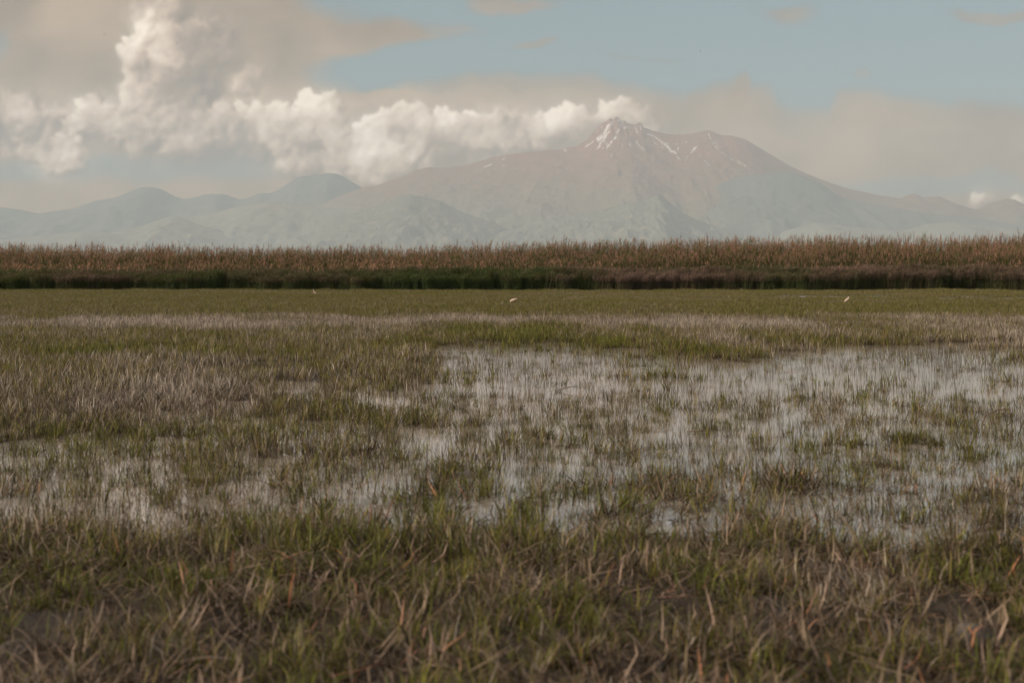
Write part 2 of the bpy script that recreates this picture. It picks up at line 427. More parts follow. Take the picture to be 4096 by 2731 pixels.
# ground: one sheet to the horizon
def sinh_axis(n, lo, hi, a, c):
    u = np.linspace(math.asinh((lo - c) / a), math.asinh((hi - c) / a), n)
    return np.sinh(u) * a + c
gx = sinh_axis(440, -29200, 29200, 5.0, 0.0)
gy = sinh_axis(560, -27000, 29200, 4.0, 7.0)
GX, GY = np.meshgrid(gx, gy)
GZ = ground_z(GX, GY)
mud, n, p = material('marsh_mud', 0.75, 0.4)
gc = n.new('ShaderNodeTexCoord').outputs['Object']
t = n.noise(gc, 3.0, 8, .6)
n.put(p.inputs['Base Color'], n.ramp(t, [(0.3, (0.018, 0.013, 0.009)), (0.55, (0.036, 0.026, 0.017)), (0.75, (0.055, 0.045, 0.028))]))
b = n.new('ShaderNodeBump'); n.put(b.inputs['Strength'], 0.6); n.put(b.inputs['Distance'], 0.03)
n.put(b.inputs['Height'], n.noise(gc, 24.0, 6, .6)); n.put(p.inputs['Normal'], b.outputs[0])
ground = mesh_obj('ground', np.stack([GX.ravel(), GY.ravel(), GZ.ravel()], 1), grid_faces(len(gy), len(gx)), mud)
tag(ground, 'dark muddy marsh ground under the grass and shallow water', kind='structure')

# water: one flat sheet, murky and shallow
wm, n, p = material('marsh_water', 0.5)
nodes = wm.node_tree
nodes.nodes.remove(p)
tc = n.new('ShaderNodeTexCoord').outputs['Object']
yy_ = n.sep(tc)[1]; ruff = n.ss(yy_, 40.0, 66.0)
bp = n.new('ShaderNodeBump'); n.put(bp.inputs['Strength'], n.add(0.26, n.mul(ruff, .65))); n.put(bp.inputs['Distance'], 0.0035)
n.put(bp.inputs['Height'], n.noise(n.vm('MULTIPLY', tc, (1.0, 3.5, 1)), 6.0, 3, .5))
gl = n.new('ShaderNodeBsdfGlossy'); n.put(gl.inputs['Roughness'], n.add(0.006, n.mul(ruff, .16))); n.put(gl.inputs['Color'], (1, 1, 1)); n.put(gl.inputs['Normal'], bp.outputs[0])
df = n.new('ShaderNodeBsdfDiffuse')
n.put(df.inputs['Color'], n.ramp(n.noise(tc, 1.4, 5, .6), [(0.35, (0.24, 0.212, 0.185)), (0.65, (0.36, 0.32, 0.28))]))
fr = n.new('ShaderNodeFresnel'); n.put(fr.inputs['IOR'], 1.75)
mxs = n.new('ShaderNodeMixShader')
n.put(mxs.inputs[0], fr.outputs[0]); n.t.links.new(df.outputs[0], mxs.inputs[1]); n.t.links.new(gl.outputs[0], mxs.inputs[2])
n.t.links.new(mxs.outputs[0], nodes.nodes['Material Output'].inputs['Surface'])
wx, wy = 140.0, 108.0
water = mesh_obj('water', [(-wx, -10, 0), (wx, -10, 0), (wx, wy, 0), (-wx, wy, 0)], [(0, 1, 2, 3)], wm, smooth=False)
tag(water, 'shallow still marsh water reflecting the cloudy sky', kind='structure')

# ------------------------------------------------------------------ mountains
def screen_xz(sx, sy, Y):
    return (sx - 2048) / FOC * Y, CAMH + (HOR - sy) / FOC * Y

def rock_material(name, hi, mid, lo, speck=0.0, h0=500., h1=2000.):
    m, n, p = material(name, 0.95, 0.1)
    g = n.new('ShaderNodeNewGeometry').outputs['Position']
    z = n.sep(g)[2]
    s1 = n.noise(g, 0.0006, 8, .6)
    f = n.ss(n.add(z, n.mul(n.sub(s1, .5), 1400.0)), h0, h1)
    c = n.mix(f, lo, mid)  # low slopes paler and bluer: haze painted into the ground colour
    f2 = n.ss(n.add(z, n.mul(n.sub(n.noise(g, 0.0015, 6, .6), .5), 900.0)), h1 - 200, h1 + 700)
    c = n.mix(f2, c, hi)
    gu = n.noise(g, 0.004, 8, .65)
    c = n.mix(n.ss(gu, .35, .7, 0.0, 0.45), c, (lo[0] * .7, lo[1] * .7, lo[2] * .7))
    if speck:
        sp = n.noise(g, 0.012, 3, .7)
        c = n.mix(n.ss(sp, .52, .66, 0.0, speck), c, (0.34, 0.30, 0.24))
    a = n.new('ShaderNodeAttribute'); a.attribute_name = 'snow'
    c = n.mix(a.outputs['Fac'], c, (0.74, 0.74, 0.74))
    n.put(p.inputs['Base Color'], c)
    return m

SNOW = [(400,290,330,420,12),(330,420,265,460,14),(410,370,280,480,7),(370,430,290,520,6),(290,540,262,575,6),(480,440,420,500,9),(420,510,380,560,7),
        (520,345,490,400,6),(555,260,540,300,6),(515,230,525,250,6),(440,260,430,290,6),(600,250,610,280,5),(710,340,745,400,4),(850,400,920,425,5),
        (925,425,1020,495,5),(840,465,980,525,3),(980,525,1045,570,3),(1020,495,1090,560,6),(1085,510,1095,550,6),(1065,500,1070,530,5),
        (1100,560,1130,605,9),(1130,605,1195,630,8),(1155,605,1175,610,8),(1200,520,1190,525,6),(1215,560,1210,590,5),(1300,490,1310,500,5),
        (1420,560,1390,595,9),(1390,595,1365,620,5),(1325,665,1305,700,5),(1205,670,1240,710,5),(1275,660,1280,668,5),(1565,395,1600,460,4),
        (1600,460,1640,490,3),(1640,490,1700,550,2.5),(1615,510,1700,600,3),(1700,600,1850,712,3),(1905,715,2020,793,3.5),(1530,715,1545,740,7),
        (1545,740,1575,768,4),(725,490,740,525,5),(740,525,820,595,3.5),(635,510,660,555,5),(555,530,560,545,5),(430,640,435,665,5),
        (775,345,770,320,7),(205,490,130,550,5),(350,490,345,500,6),(375,520,378,522,5),(320,565,325,570,6)]
SNOW = [(2300 + a * .34, 400 + b_ * .34, 2300 + c * .34, 400 + d * .34, w * .40) for a, b_, c, d, w in SNOW]
SNOW += [(2237, 547, 2262, 605, 2.4), (1938, 669, 1970, 656, 1.8), (2010, 638, 2016, 636, 2), (2013, 664, 2018, 660, 2), (2062, 675, 2064, 675, 2)]

def make_ridge(name, Y, prof, L, nx, ny, mat, label, rough=0.05, back=0.25, summits=(), snow=False, gl_scale=1.0, power=1.35, base_row=None, seed=0.0):
    prof = sorted(prof)
    px = np.array([q[0] for q in prof], float); py = np.array([q[1] for q in prof], float)
    sx = np.linspace(px[0], px[-1], nx)
    top = np.interp(sx, px, py)
    k = np.array([1, 2, 3, 2, 1.]); k /= k.sum()
    if not snow: top = np.convolve(np.pad(top, 2, 'edge'), k, 'valid')
    H = CAMH + (HOR - top) / FOC * Y
    X = (sx - 2048) / FOC * Y
    # v: 0 at front foot, 1 at ridge, >1 back slope
    v = np.concatenate([np.linspace(0, 1, ny) ** 0.85, 1 + np.linspace(0, 1, max(4, ny // 8))[1:] * back])
    VX, VV = np.meshgrid(X, v)
    HH = np.broadcast_to(H, VX.shape)
    YY = Y - L * (1 - VV)
    front = np.clip(VV, 0, 1)
    nk = 61
    ker = np.hanning(nk + 2)[1:-1]; ker /= ker.sum()
    Hs = np.convolve(np.pad(H, nk // 2, 'edge'), ker, 'valid')
    if snow: HH = Hs[None] + (H - Hs)[None] * front ** 9
    z = HH * np.where(VV <= 1, front ** power, 1 - (VV - 1) / back * 0.8)
    # perpective: keep columns parallel to the line of sight of the photo's ridge
    env = np.clip(1 - front, 0, 1) ** 0.55 * np.clip(front * 4, 0, 1)
    env = np.where(VV > 1, 0.0, env)
    env = np.maximum(env, 0.0)
    wx_ = VX + (fbm(VX / 1500 + seed, YY / 1500, 3) - .5) * 900
    wy_ = YY + (fbm(VX / 1500 + 40 + seed, YY / 1500 + 8, 3) - .5) * 900
    det = (ridged(wx_ / (1300 * gl_scale) + seed, wy_ / (2600 * gl_scale) + seed, 6, .52) - .62)
    for (scx, rad, amp, freq) in summits:
        X0 = (scx - 2048) / FOC * Y
        ddx = wx_ * .25 + VX * .75 - X0; ddy = (YY - Y) * 1.0 + 350
        ang = np.arctan2(ddx, -ddy); r = np.hypot(ddx, ddy)
        rad_n = ridged(ang * freq + 3.3 + seed + (fbm(wx_ / 700, wy_ / 700, 4) - .5) * 2.2, r / 1500, 6, .62) - .62
        wgt = np.exp(-(r / rad) ** 2)
        det = det * (1 - 0.75 * wgt) + rad_n * amp * wgt
    z = z + det * env * rough * max(H.max(), 1)
    z = z + (ridged(VX / 900 + seed + 7, YY / 500 + 3, 5, .6) - .6) * env * 260
    z = z + (fbm(VX / 420 + seed, YY / 420 + 3, 5, .6) - .5) * env * 300
    # crags along the very ridge
    z = z + np.where(VV <= 1, 1, .3) * (fbm(VX / (160 * gl_scale) + seed, YY / 300, 4, .6) - .5) * np.interp(np.broadcast_to(top, VX.shape), [460, 520, 560, 900], [65, 30, 14, 16]) * (Y / 26000)
    z = z * np.clip(VV * 12, 0, 1) - 12 * (1 - np.clip(VV * 12, 0, 1))
    z = np.where(HH < 0, -12, z)
    o = mesh_obj(name, np.stack([VX.ravel(), YY.ravel(), z.ravel()], 1), grid_faces(len(v), nx), mat)
    s = np.zeros(VX.shape)
    if snow:
        cx = 2048 + FOC * VX / YY; cyy = HOR - FOC * (z - CAMH) / YY
        jx = (fbm(cx / 9, cyy / 9, 3) - .5) * 7
        for x0, y0, x1, y1, w in SNOW:
            dx, dy = x1 - x0, y1 - y0; ll = dx * dx + dy * dy + 1e-6
            tt = np.clip(((cx - x0) * dx + (cyy - y0) * dy) / ll, 0, 1)
            dd = np.hypot(cx + jx * .5 - x0 - tt * dx, cyy + jx * .4 - y0 - tt * dy)
            s = np.maximum(s, sstep(dd, w * 1.35, w * .6))
        cap = sstep(cyy, 560, 478) * sstep(np.abs(cx - 2455), 120, 50)
        s = np.maximum(s, sstep(fbm(cx / 7 + cyy / 14, cyy / 16 + 4, 4, .6), .66, .74) * cap)
        s = s * sstep(fbm(cx / 5 + 7, cyy / 5, 3), .22, .42)
        s = s * (YY < Y)
    attr(o.data, 'snow', s.ravel())
    tag(o, label, kind='structure')
    return o

rock_hi = rock_material('volcano_rock', (0.26, 0.135, 0.10), (0.22, 0.155, 0.12), (0.19, 0.20, 0.165), h0=700, h1=1700)
rock_lo = rock_material('hill_scrub_hazed', (0.24, 0.24, 0.20), (0.22, 0.25, 0.215), (0.215, 0.255, 0.235), speck=0.8, h0=100, h1=900)  # scrub shifted to blue-grey, low haze put into its colour
rock_fw = rock_material('hill_forest_hazed', (0.10, 0.14, 0.135), (0.115, 0.155, 0.14), (0.17, 0.205, 0.19), speck=0.2, h0=100, h1=1500)  # woodland green with bluish haze painted in

rock_mid = rock_material('hill_heath_hazed', (0.14, 0.165, 0.14), (0.15, 0.18, 0.155), (0.19, 0.22, 0.20), speck=0.7, h0=100, h1=1200)  # hill colour carries a painted haze tint, palest low down
main_prof = [(900, 980), (1150, 880), (1396, 770), (1459, 748), (1510, 742), (1560, 722), (1612, 707), (1657, 682), (1715, 669), (1766, 673), (1874, 660), (1938, 640), (2002, 624), (2065, 614),
 (2150, 604), (2240, 598), (2300, 586), (2345, 562), (2371, 532), (2397, 506), (2420, 489), (2442, 472), (2450, 480), (2458, 473), (2467, 467), (2478, 474), (2486, 487), (2496, 482), (2512, 493), (2537, 500), (2552, 490), (2566, 489), (2575, 510), (2614, 524),
 (2658, 535), (2700, 541), (2760, 536), (2811, 526), (2836, 522), (2887, 541), (2932, 543), (2977, 556), (3053, 600), (3142, 654), (3206, 686), (3283, 718), (3385, 753), (3512, 781), (3602, 793),
 (3653, 773), (3691, 789), (3755, 785), (3812, 812), (3901, 839), (3972, 809), (4023, 796), (4060, 799), (4096, 818), (4250, 880), (4500, 930), (5000, 1000), (5600, 1075)]
make_ridge('mountain', 26000, main_prof, 5000, 1150, 150, rock_hi, 'large double-peaked volcanic mountain with snow streaks on its summit', rough=0.12,
           summits=[(2470, 1500, .42, 4.0), (2836, 1200, .3, 3.0)], snow=True, power=1.15)
make_ridge('far_hills', 28500, [(-1800, 1060), (-900, 900), (-300, 840), (0, 829), (77, 837), (150, 855), (210, 845), (300, 834), (332, 820), (383, 802), (459, 793), (529, 762), (574, 748), (612, 748), (651, 759), (695, 785), (737, 799), (785, 788), (823, 778), (893, 775), (931, 788), (963, 799), (995, 791), (1046, 770), (1084, 775), (1110, 762), (1167, 724), (1199, 705), (1269, 702), (1320, 691), (1352, 695), (1397, 721), (1459, 755), (1600, 860), (1800, 1000)],
           4500, 420, 60, rock_fw, 'row of distant rounded hills left of the mountain', rough=0.30, power=1.0, seed=11.)
make_ridge('foothill', 24200, [(2500, 1060), (2700, 830), (2887, 722), (3000, 702), (3142, 690), (3200, 700), (3270, 727), (3366, 791), (3512, 822), (3685, 851), (3908, 876), (4200, 920), (4700, 1070)],
           3200, 300, 70, rock_fw, 'dark wooded shoulder below the right slope of the mountain', rough=0.22, power=0.9, seed=23.)
make_ridge('foothill', 21000, [(1700, 1080), (1850, 985), (2014, 925), (2120, 903), (2257, 873), (2384, 846), (2512, 811), (2576, 804), (2610, 788), (2633, 777), (2655, 789), (2700, 829), (2734, 855), (2824, 893), (2951, 931), (3079, 955), (3300, 1080)],
           2500, 420, 90, rock_mid, 'rocky peaked hill in front of the mountain, right of centre', rough=0.42, power=1.0, gl_scale=.45, seed=31.)
make_ridge('foothill', 21500, [(1150, 1080), (1300, 890), (1459, 840), (1555, 803), (1600, 785), (1644, 776), (1708, 791), (1766, 806), (1850, 850), (2000, 900), (2300, 1080)],
           2500, 260, 60, rock_mid, 'smooth bluish round hill left of centre before the mountain', rough=0.26, power=1.0, seed=41.)
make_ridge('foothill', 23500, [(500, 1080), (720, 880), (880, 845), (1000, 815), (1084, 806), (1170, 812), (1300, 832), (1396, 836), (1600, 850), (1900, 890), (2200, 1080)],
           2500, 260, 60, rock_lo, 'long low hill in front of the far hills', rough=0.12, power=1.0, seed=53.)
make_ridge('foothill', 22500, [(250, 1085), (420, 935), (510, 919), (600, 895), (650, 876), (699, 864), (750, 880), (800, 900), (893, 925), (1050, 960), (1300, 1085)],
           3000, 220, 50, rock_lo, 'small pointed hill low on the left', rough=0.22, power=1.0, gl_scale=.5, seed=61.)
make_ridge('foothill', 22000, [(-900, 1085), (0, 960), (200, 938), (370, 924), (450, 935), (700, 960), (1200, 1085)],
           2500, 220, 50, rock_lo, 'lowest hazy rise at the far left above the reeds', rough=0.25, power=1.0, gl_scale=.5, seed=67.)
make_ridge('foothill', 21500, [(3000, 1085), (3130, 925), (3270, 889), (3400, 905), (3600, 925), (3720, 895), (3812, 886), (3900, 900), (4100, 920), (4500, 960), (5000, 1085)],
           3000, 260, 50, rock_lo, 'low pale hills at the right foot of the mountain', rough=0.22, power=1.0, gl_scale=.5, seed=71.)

# ------------------------------------------------------------------ haze
def box(name, x0, x1, y0, y1, z0, z1, mat):
    v = [(x, y, z) for x in (x0, x1) for y in (y0, y1) for z in (z0, z1)]
    f = [(0, 1, 3, 2), (4, 6, 7, 5), (0, 4, 5, 1), (2, 3, 7, 6), (0, 2, 6, 4), (1, 5, 7, 3)]
    return mesh_obj(name, v, f, mat, smooth=False)
hz = bpy.data.materials.new('haze_air')
hz.use_nodes = True
hz.node_tree.nodes.clear()
n = NT(hz.node_tree)
pv = n.new('ShaderNodeVolumePrincipled')
n.put(pv.inputs['Color'], (0.625, 0.75, 0.845)); n.put(pv.inputs['Density'], 4.4e-5); n.put(pv.inputs['Anisotropy'], 0.0)
mo = n.new('ShaderNodeOutputMaterial'); n.t.links.new(pv.outputs[0], mo.inputs['Volume'])
hz.cycles.homogeneous_volume = True
haze = box('haze', -29700, 29700, -27500, 29700, -14, 3000, hz)
tag(haze, 'thin bluish air haze over the whole marsh and mountain', kind='stuff')

# ------------------------------------------------------------------ plants
def blade_material(name, stops, trans=0.35, rough=0.6, base=None, wild=0.75):
    """colour from the tuft's own tint plus each blade's own variation; a reddish brown sheath at the foot of the blade, deepened with painted shade"""
    m = bpy.data.materials.new(name)
    m.use_nodes = True
    n = NT(m.node_tree); n.t.nodes.clear()
    a = n.new('ShaderNodeAttribute'); a.attribute_type = 'INSTANCER'; a.attribute_name = 'tint'
    r = n.new('ShaderNodeAttribute'); r.attribute_name = 'own'
    h = n.new('ShaderNodeAttribute'); h.attribute_name = 'along'
    f = n.add(a.outputs['Fac'], n.mul(n.sub(r.outputs['Fac'], .5), wild))
    c = n.ramp(f, stops)
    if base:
        c = n.mix(n.ss(h.outputs['Fac'], 0.0, 0.55, 0.85, 0.0), c, base)  # brown sheath made darker still, painted shade at the foot of the sward
    v = n.new('ShaderNodeHueSaturation'); n.put(v.inputs['Color'], c)
    n.put(v.inputs['Value'], n.add(0.28, n.mul(n.m('FRACT', n.mul(r.outputs['Fac'], 7.31)), 1.44)))
    c = v.outputs[0]
    d = n.new('ShaderNodeBsdfDiffuse'); n.put(d.inputs['Color'], c)
    t = n.new('ShaderNodeBsdfTranslucent'); n.put(t.inputs['Color'], c)
    g = n.new('ShaderNodeBsdfGlossy'); n.put(g.inputs['Roughness'], rough); n.put(g.inputs['Color'], (.7, .7, .7))
    m1 = n.new('ShaderNodeMixShader'); n.put(m1.inputs[0], trans); n.t.links.new(d.outputs[0], m1.inputs[1]); n.t.links.new(t.outputs[0], m1.inputs[2])
    m2 = n.new('ShaderNodeMixShader'); n.put(m2.inputs[0], 0.035); n.t.links.new(m1.outputs[0], m2.inputs[1]); n.t.links.new(g.outputs[0], m2.inputs[2])
    o = n.new('ShaderNodeOutputMaterial'); n.t.links.new(m2.outputs[0], o.inputs['Surface'])
    return m

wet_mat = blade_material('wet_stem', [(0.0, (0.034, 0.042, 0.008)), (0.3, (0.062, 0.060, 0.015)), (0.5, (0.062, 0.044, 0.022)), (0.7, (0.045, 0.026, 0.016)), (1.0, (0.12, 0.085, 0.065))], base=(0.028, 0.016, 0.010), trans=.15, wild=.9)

class Blades:
    def __init__(s): s.v = []; s.f = []; s.own = []; s.al = []
    def blade(s, base, az, tilt, bend, length, width, segs=4, own=None, kink=0.0, taper=0.9, face=None):
        """a curved ribbon: starts tilted from upright, bends further along its length"""
        own = random.random() if own is None else own
        p = Vector(base); k0 = len(s.v)
        d_az = az
        side_a = az + math.pi / 2 + random.uniform(-.7, .7) if face is None else face
        sv = Vector((math.cos(side_a), math.sin(side_a), 0))
        kat = random.uniform(.35, .75)
        kinked = False
        for i in range(segs + 1):
            t = i / segs
            w = width * .5 * (1 - taper * t ** 1.6) * (0.75 + .25 * min(1, t * 5))
            if i == segs and taper > .85:
                s.v.append(p.copy()); s.own.append(own); s.al.append(t)
            else:
                s.v += [p - sv * w, p + sv * w]; s.own += [own, own]; s.al += [t, t]
            ang = tilt + bend * t
            if kink and t >= kat: ang += kink
            d_az += random.uniform(-.18, .18)
            p = p + Vector((math.cos(d_az) * math.sin(ang), math.sin(d_az) * math.sin(ang), math.cos(ang))) * (length / segs)
        for i in range(segs):
            a = k0 + 2 * i
            if i == segs - 1 and taper > .85: s.f.append((a, a + 1, a + 2))
            else: s.f.append((a, a + 1, a + 3, a + 2))
    def build(s, name, mat):
        o = mesh_obj(name, [tuple(v) for v in s.v], s.f, mat, link=False)
        attr(o.data, 'own', s.own); attr(o.data, 'along', s.al)
        return o

def scatter(name, protos, pts, rz, scl, tint, label, tilt=None):
    """one stuff object: vertices carry the tuft's turn, size and tint; the tufts are set on them"""
    me = bpy.data.meshes.new(name)
    N = len(pts)
    me.vertices.add(N); me.vertices.foreach_set('co', np.asarray(pts, np.float32).ravel())
    rot = np.zeros((N, 3), np.float32); rot[:, 2] = rz
    if tilt is not None: rot[:, :2] = tilt
    attr(me, 'turn', rot, 'FLOAT_VECTOR')
    attr(me, 'size', np.asarray(scl, np.float32).reshape(N, 3), 'FLOAT_VECTOR')
    attr(me, 'tint', tint)
    attr(me, 'pick', rng.integers(0, len(protos), N), 'INT')
    o = bpy.data.objects.new(name, me)
    sc.collection.objects.link(o)
    g = bpy.data.node_groups.new(name, 'GeometryNodeTree')
    g.interface.new_socket('Geometry', in_out='INPUT', socket_type='NodeSocketGeometry')
    g.interface.new_socket('Geometry', in_out='OUTPUT', socket_type='NodeSocketGeometry')
    gi = g.nodes.new('NodeGroupInput'); go = g.nodes.new('NodeGroupOutput')
    g2i = g.nodes.new('GeometryNodeGeometryToInstance')
    for pr in reversed(protos):
        oi = g.nodes.new('GeometryNodeObjectInfo'); oi.inputs['Object'].default_value = pr
        oi.inputs['As Instance'].default_value = False
        g.links.new(oi.outputs['Geometry'], g2i.inputs[0])
    ip = g.nodes.new('GeometryNodeInstanceOnPoints')
    def na(nm, dt):
        q = g.nodes.new('GeometryNodeInputNamedAttribute'); q.data_type = dt; q.inputs['Name'].default_value = nm
        return q.outputs[0]
    g.links.new(gi.outputs[0], ip.inputs['Points']); g.links.new(g2i.outputs[0], ip.inputs['Instance'])
    ip.inputs['Pick Instance'].default_value = True
    g.links.new(na('pick', 'INT'), ip.inputs['Instance Index'])
    e2r = g.nodes.new('FunctionNodeEulerToRotation'); g.links.new(na('turn', 'FLOAT_VECTOR'), e2r.inputs[0])
    g.links.new(e2r.outputs[0], ip.inputs['Rotation'])
    g.links.new(na('size', 'FLOAT_VECTOR'), ip.inputs['Scale'])
    g.links.new(ip.outputs[0], go.inputs[0])
    md = o.modifiers.new('scatter', 'NODES'); md.node_group = g
    tag(o, label, kind='stuff')
    return o

U = random.uniform
GREEN = (0.082, 0.106, 0.012); GREEN2 = (0.138, 0.134, 0.020); OLIVE = (0.155, 0.130, 0.040)
BROWN = (0.120, 0.082, 0.050); DRY = (0.235, 0.206, 0.168); PALE = (0.37, 0.33, 0.28); RUST = (0.30, 0.135, 0.075)
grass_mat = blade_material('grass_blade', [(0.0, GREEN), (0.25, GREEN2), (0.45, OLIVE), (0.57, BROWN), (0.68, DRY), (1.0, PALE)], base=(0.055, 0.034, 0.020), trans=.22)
rust_mat = blade_material('dead_blade', [(0.0, (0.060, 0.040, 0.024)), (0.4, (0.105, 0.078, 0.048)), (0.72, (0.185, 0.145, 0.11)), (0.96, (0.27, 0.195, 0.155)), (1.0, RUST)], wild=.9, trans=.15)
reed_mat = blade_material('reed_leaf', [(0.0, (0.060, 0.080, 0.012)), (0.3, (0.10, 0.10, 0.022)), (0.55, (0.11, 0.085, 0.040)), (0.8, (0.25, 0.18, 0.13)), (1.0, (0.36, 0.27, 0.21))], wild=0.35)
plume_mat = blade_material('reed_plume', [(0.0, (0.28, 0.165, 0.12)), (0.5, (0.47, 0.28, 0.205)), (1.0, (0.62, 0.36, 0.25))], trans=.4, wild=.5)
rush_mat = blade_material('rush_stem', [(0.0, (0.036, 0.070, 0.008)), (0.35, (0.060, 0.068, 0.014)), (0.6, (0.12, 0.078, 0.055)), (0.85, (0.22, 0.15, 0.12)), (1.0, (0.34, 0.25, 0.20))], wild=.5)

def near_tuft(kind):
    b = Blades()
    if kind == 'fresh':
        for i in range(14):
            r = abs(random.gauss(0, .028)); a = U(0, 6.28)
            b.blade((r * math.cos(a), r * math.sin(a), -.01), a + U(-.8, .8), U(0, .3), U(.1, 1.1), U(.08, .19), U(.005, .0095), 5)
    elif kind == 'dry':
        for i in range(17):
            r = abs(random.gauss(0, .05)); a = U(0, 6.28)
            b.blade((r * math.cos(a), r * math.sin(a), -.005), U(0, 6.28), U(.1, .9), U(.1, 1.4), U(.07, .20), U(.0035, .0075), 5, kink=U(-.2, 1.3) if random.random() < .45 else 0)
    elif kind == 'mat':       # fallen litter lying on the ground
        for i in range(22):
            b.blade((U(-.12, .12), U(-.12, .12), U(0, .035)), U(0, 6.28), U(1.15, 1.6), U(-.3, .35), U(.08, .26), U(.005, .010), 4, kink=U(-.5, .5))
    elif kind == 'stalk':     # single stems standing in water
        for i in range(6):
            b.blade((U(-.10, .10), U(-.12, .12), -.08), U(0, 6.28), abs(random.gauss(0, .12)), U(0, .35), U(.14, .34), U(.0040, .0075), 5, kink=U(.5, 1.9) if random.random() < .22 else 0)
    elif kind == 'short':
        for i in range(24):
            b.blade((U(-.12, .12), U(-.12, .12), -.01), U(0, 6.28), abs(random.gauss(0, .28)), U(0, .8), U(.07, .16), U(.006, .010), 3)
    elif kind == 'bold':      # broad, bent blades of the near sward
        for i in range(14):
            r = abs(random.gauss(0, .05)); a = U(0, 6.28)
            b.blade((r * math.cos(a), r * math.sin(a), -.01), U(0, 6.28), U(0, 1.15), U(-.4, 1.6), U(.08, .21), U(.0045, .0100), 6, kink=U(-1.4, 1.4) if random.random() < .4 else 0)
    elif kind == 'husk':      # dead, curled, pinkish brown leaves
        for i in range(11):
            b.blade((U(-.08, .08), U(-.08, .08), U(-.01, .02)), U(0, 6.28), U(.2, 1.5), U(-.4, 1.4), U(.05, .16), U(.006, .014), 5, kink=U(-1, 1.6) if random.random() < .5 else 0)
    elif kind == 'sprig':     # dark tangled tuft standing in water
        for i in range(16):
            r = abs(random.gauss(0, .05)); a = U(0, 6.28)
            b.blade((r * math.cos(a), r * math.sin(a), -.03), a + U(-1, 1), U(0, .7), U(-.3, 1.0), U(.08, .22), U(.0045, .009), 4, kink=U(-1.5, 1.5) if random.random() < .35 else 0)
    elif kind == 'thin':      # close stand of fine upright stems in shallow water
        for i in range(10):
            b.blade((U(-.22, .22), U(-.26, .26), -.06), U(0, 6.28), abs(random.gauss(0, .16)), U(-.1, .5), U(.10, .27), U(.0036, .0062), 4, kink=U(.4, 2.0) if random.random() < .15 else 0)
    return b.build('grass_tuft', rust_mat if kind in ('husk', 'mat') else wet_mat if kind in ('stalk', 'thin', 'sprig') else grass_mat)

T = {k: [near_tuft(k) for _ in range(7)] for k in ('fresh', 'dry', 'mat', 'stalk', 'short', 'bold', 'husk', 'thin', 'sprig')}

MARG, SIDE = 1.32, 2.6
def wedge(n, y0, y1):
    """random points in the part of the ground the view reaches (and some way beside it), evenly per square metre"""
    k = 0.366 * MARG
    q = rng.random(n)
    A0 = k * y0 * y0 + 2 * SIDE * y0; A1 = k * y1 * y1 + 2 * SIDE * y1
    A = A0 + q * (A1 - A0)
    y = (-SIDE + np.sqrt(SIDE * SIDE + k * A)) / k
    x = rng.uniform(-1, 1, n) * (y * k + SIDE)
    return x, y
def area(y0, y1): return 0.366 * MARG * (y1 ** 2 - y0 ** 2) + 2 * SIDE * (y1 - y0)

def put(name, kinds, x, y, size, tint, label, zoff=0.0, tl=0.12, vert=None):
    pr = sum([T[k] for k in kinds], [])
    z = np.maximum(ground_z(x, y), -0.05) + zoff
    N = len(x)
    s = np.asarray(size).reshape(-1, 1) * np.ones((N, 3))
    if vert is not None: s[:, 2] *= vert
    return scatter(name, pr, np.stack([x, y, z], 1), rng.uniform(0, 6.28, N), s, tint, label, tilt=rng.normal(0, tl, (N, 2)))

# colour plan of the sward (0 fresh green .. 0.5 brown .. 0.9 pale dry)
def dryness(x, y):
    r = row_of(y); c = col_of(x, y)
    n1 = fbm(x * .55 + 5, y * .35 + 2, 4) - .5
    n2 = fbm(x * .16, y * .10 + 30, 3) - .5
    n4 = fbm(x * .9 + 5, y * .14 + 22, 4) - .5
    d = 0.36 + n1 * .75 + n2 * .5 + n4 * .5
    band = np.exp(-((r - (1306 + 60 * n2 + 30 * n4)) / 30.) ** 2)                     # the grey band across the meadow
    d = d + band * (0.52 - 0.00004 * np.maximum(c - 2300, 0)) * (1 + n1)
    d = d + sstep(r, 1420, 1480) * sstep(r, 1720, 1600) * sstep(c, 1900, 600) * .36   # dry sward at left
    d = d + sstep(r, 1480, 1560) * sstep(r, 1760, 1640) * sstep(c, 900, 300) * .12
    d = d + .16 * sstep(r, 1335, 1360) * sstep(r, 1440, 1400)
    d = np.where(r < 1268, 0.33 + n1 * .25 + n2 * .2, d)
    return d

# 1. meadow, far to near (66..110 m, 34..66, 20..34)
def meadow(name, y0, y1, dens, size, label, kinds=('short',)):
    N = int(area(y0, y1) * dens)
    x, y = wedge(N, y0, y1)
    w = wetness(x, y)
    clump = fbm(x * 5.0 + 9, y * 3.2 + 1, 3)
    if y0 > 60: keep = rng.random(N) > sstep(w, .05, .5) * .96
    elif y0 > 16: keep = rng.random(N) > sstep(w, .0, .62) * .985
    else:
        left = sstep(col_of(x, y), 2500, 1200) * sstep(y, 16, 13)
        thin_ = sstep(w, .0, .55 - .25 * sstep(y, 12, 16)) * (.98 - .08 * left) * sstep(clump, .66 - .05 * left, .44 - .05 * left)
        keep = (rng.random(N) > thin_) & (rng.random(N) > sstep(clump, .46, .36) * .7 * sstep(y, 16, 11))
    x, y = x[keep], y[keep]
    d = dryness(x, y) + rng.normal(0, .10, len(x))
    patch = fbm(x * .5, y * .35, 3)
    s = size * (0.7 + .7 * patch) * rng.uniform(.75, 1.3, len(x)) * (1 + (-.2 + 1.5 * fbm(x * .7, y * .5 + 50, 2)) * sstep(y, 97, 107))
    return put(name, kinds, x, y, s, np.clip(d, 0, .97), label)
meadow('grass', 62, 110, 22, .95, 'short olive grass reaching to the foot of the reeds', ('short',))
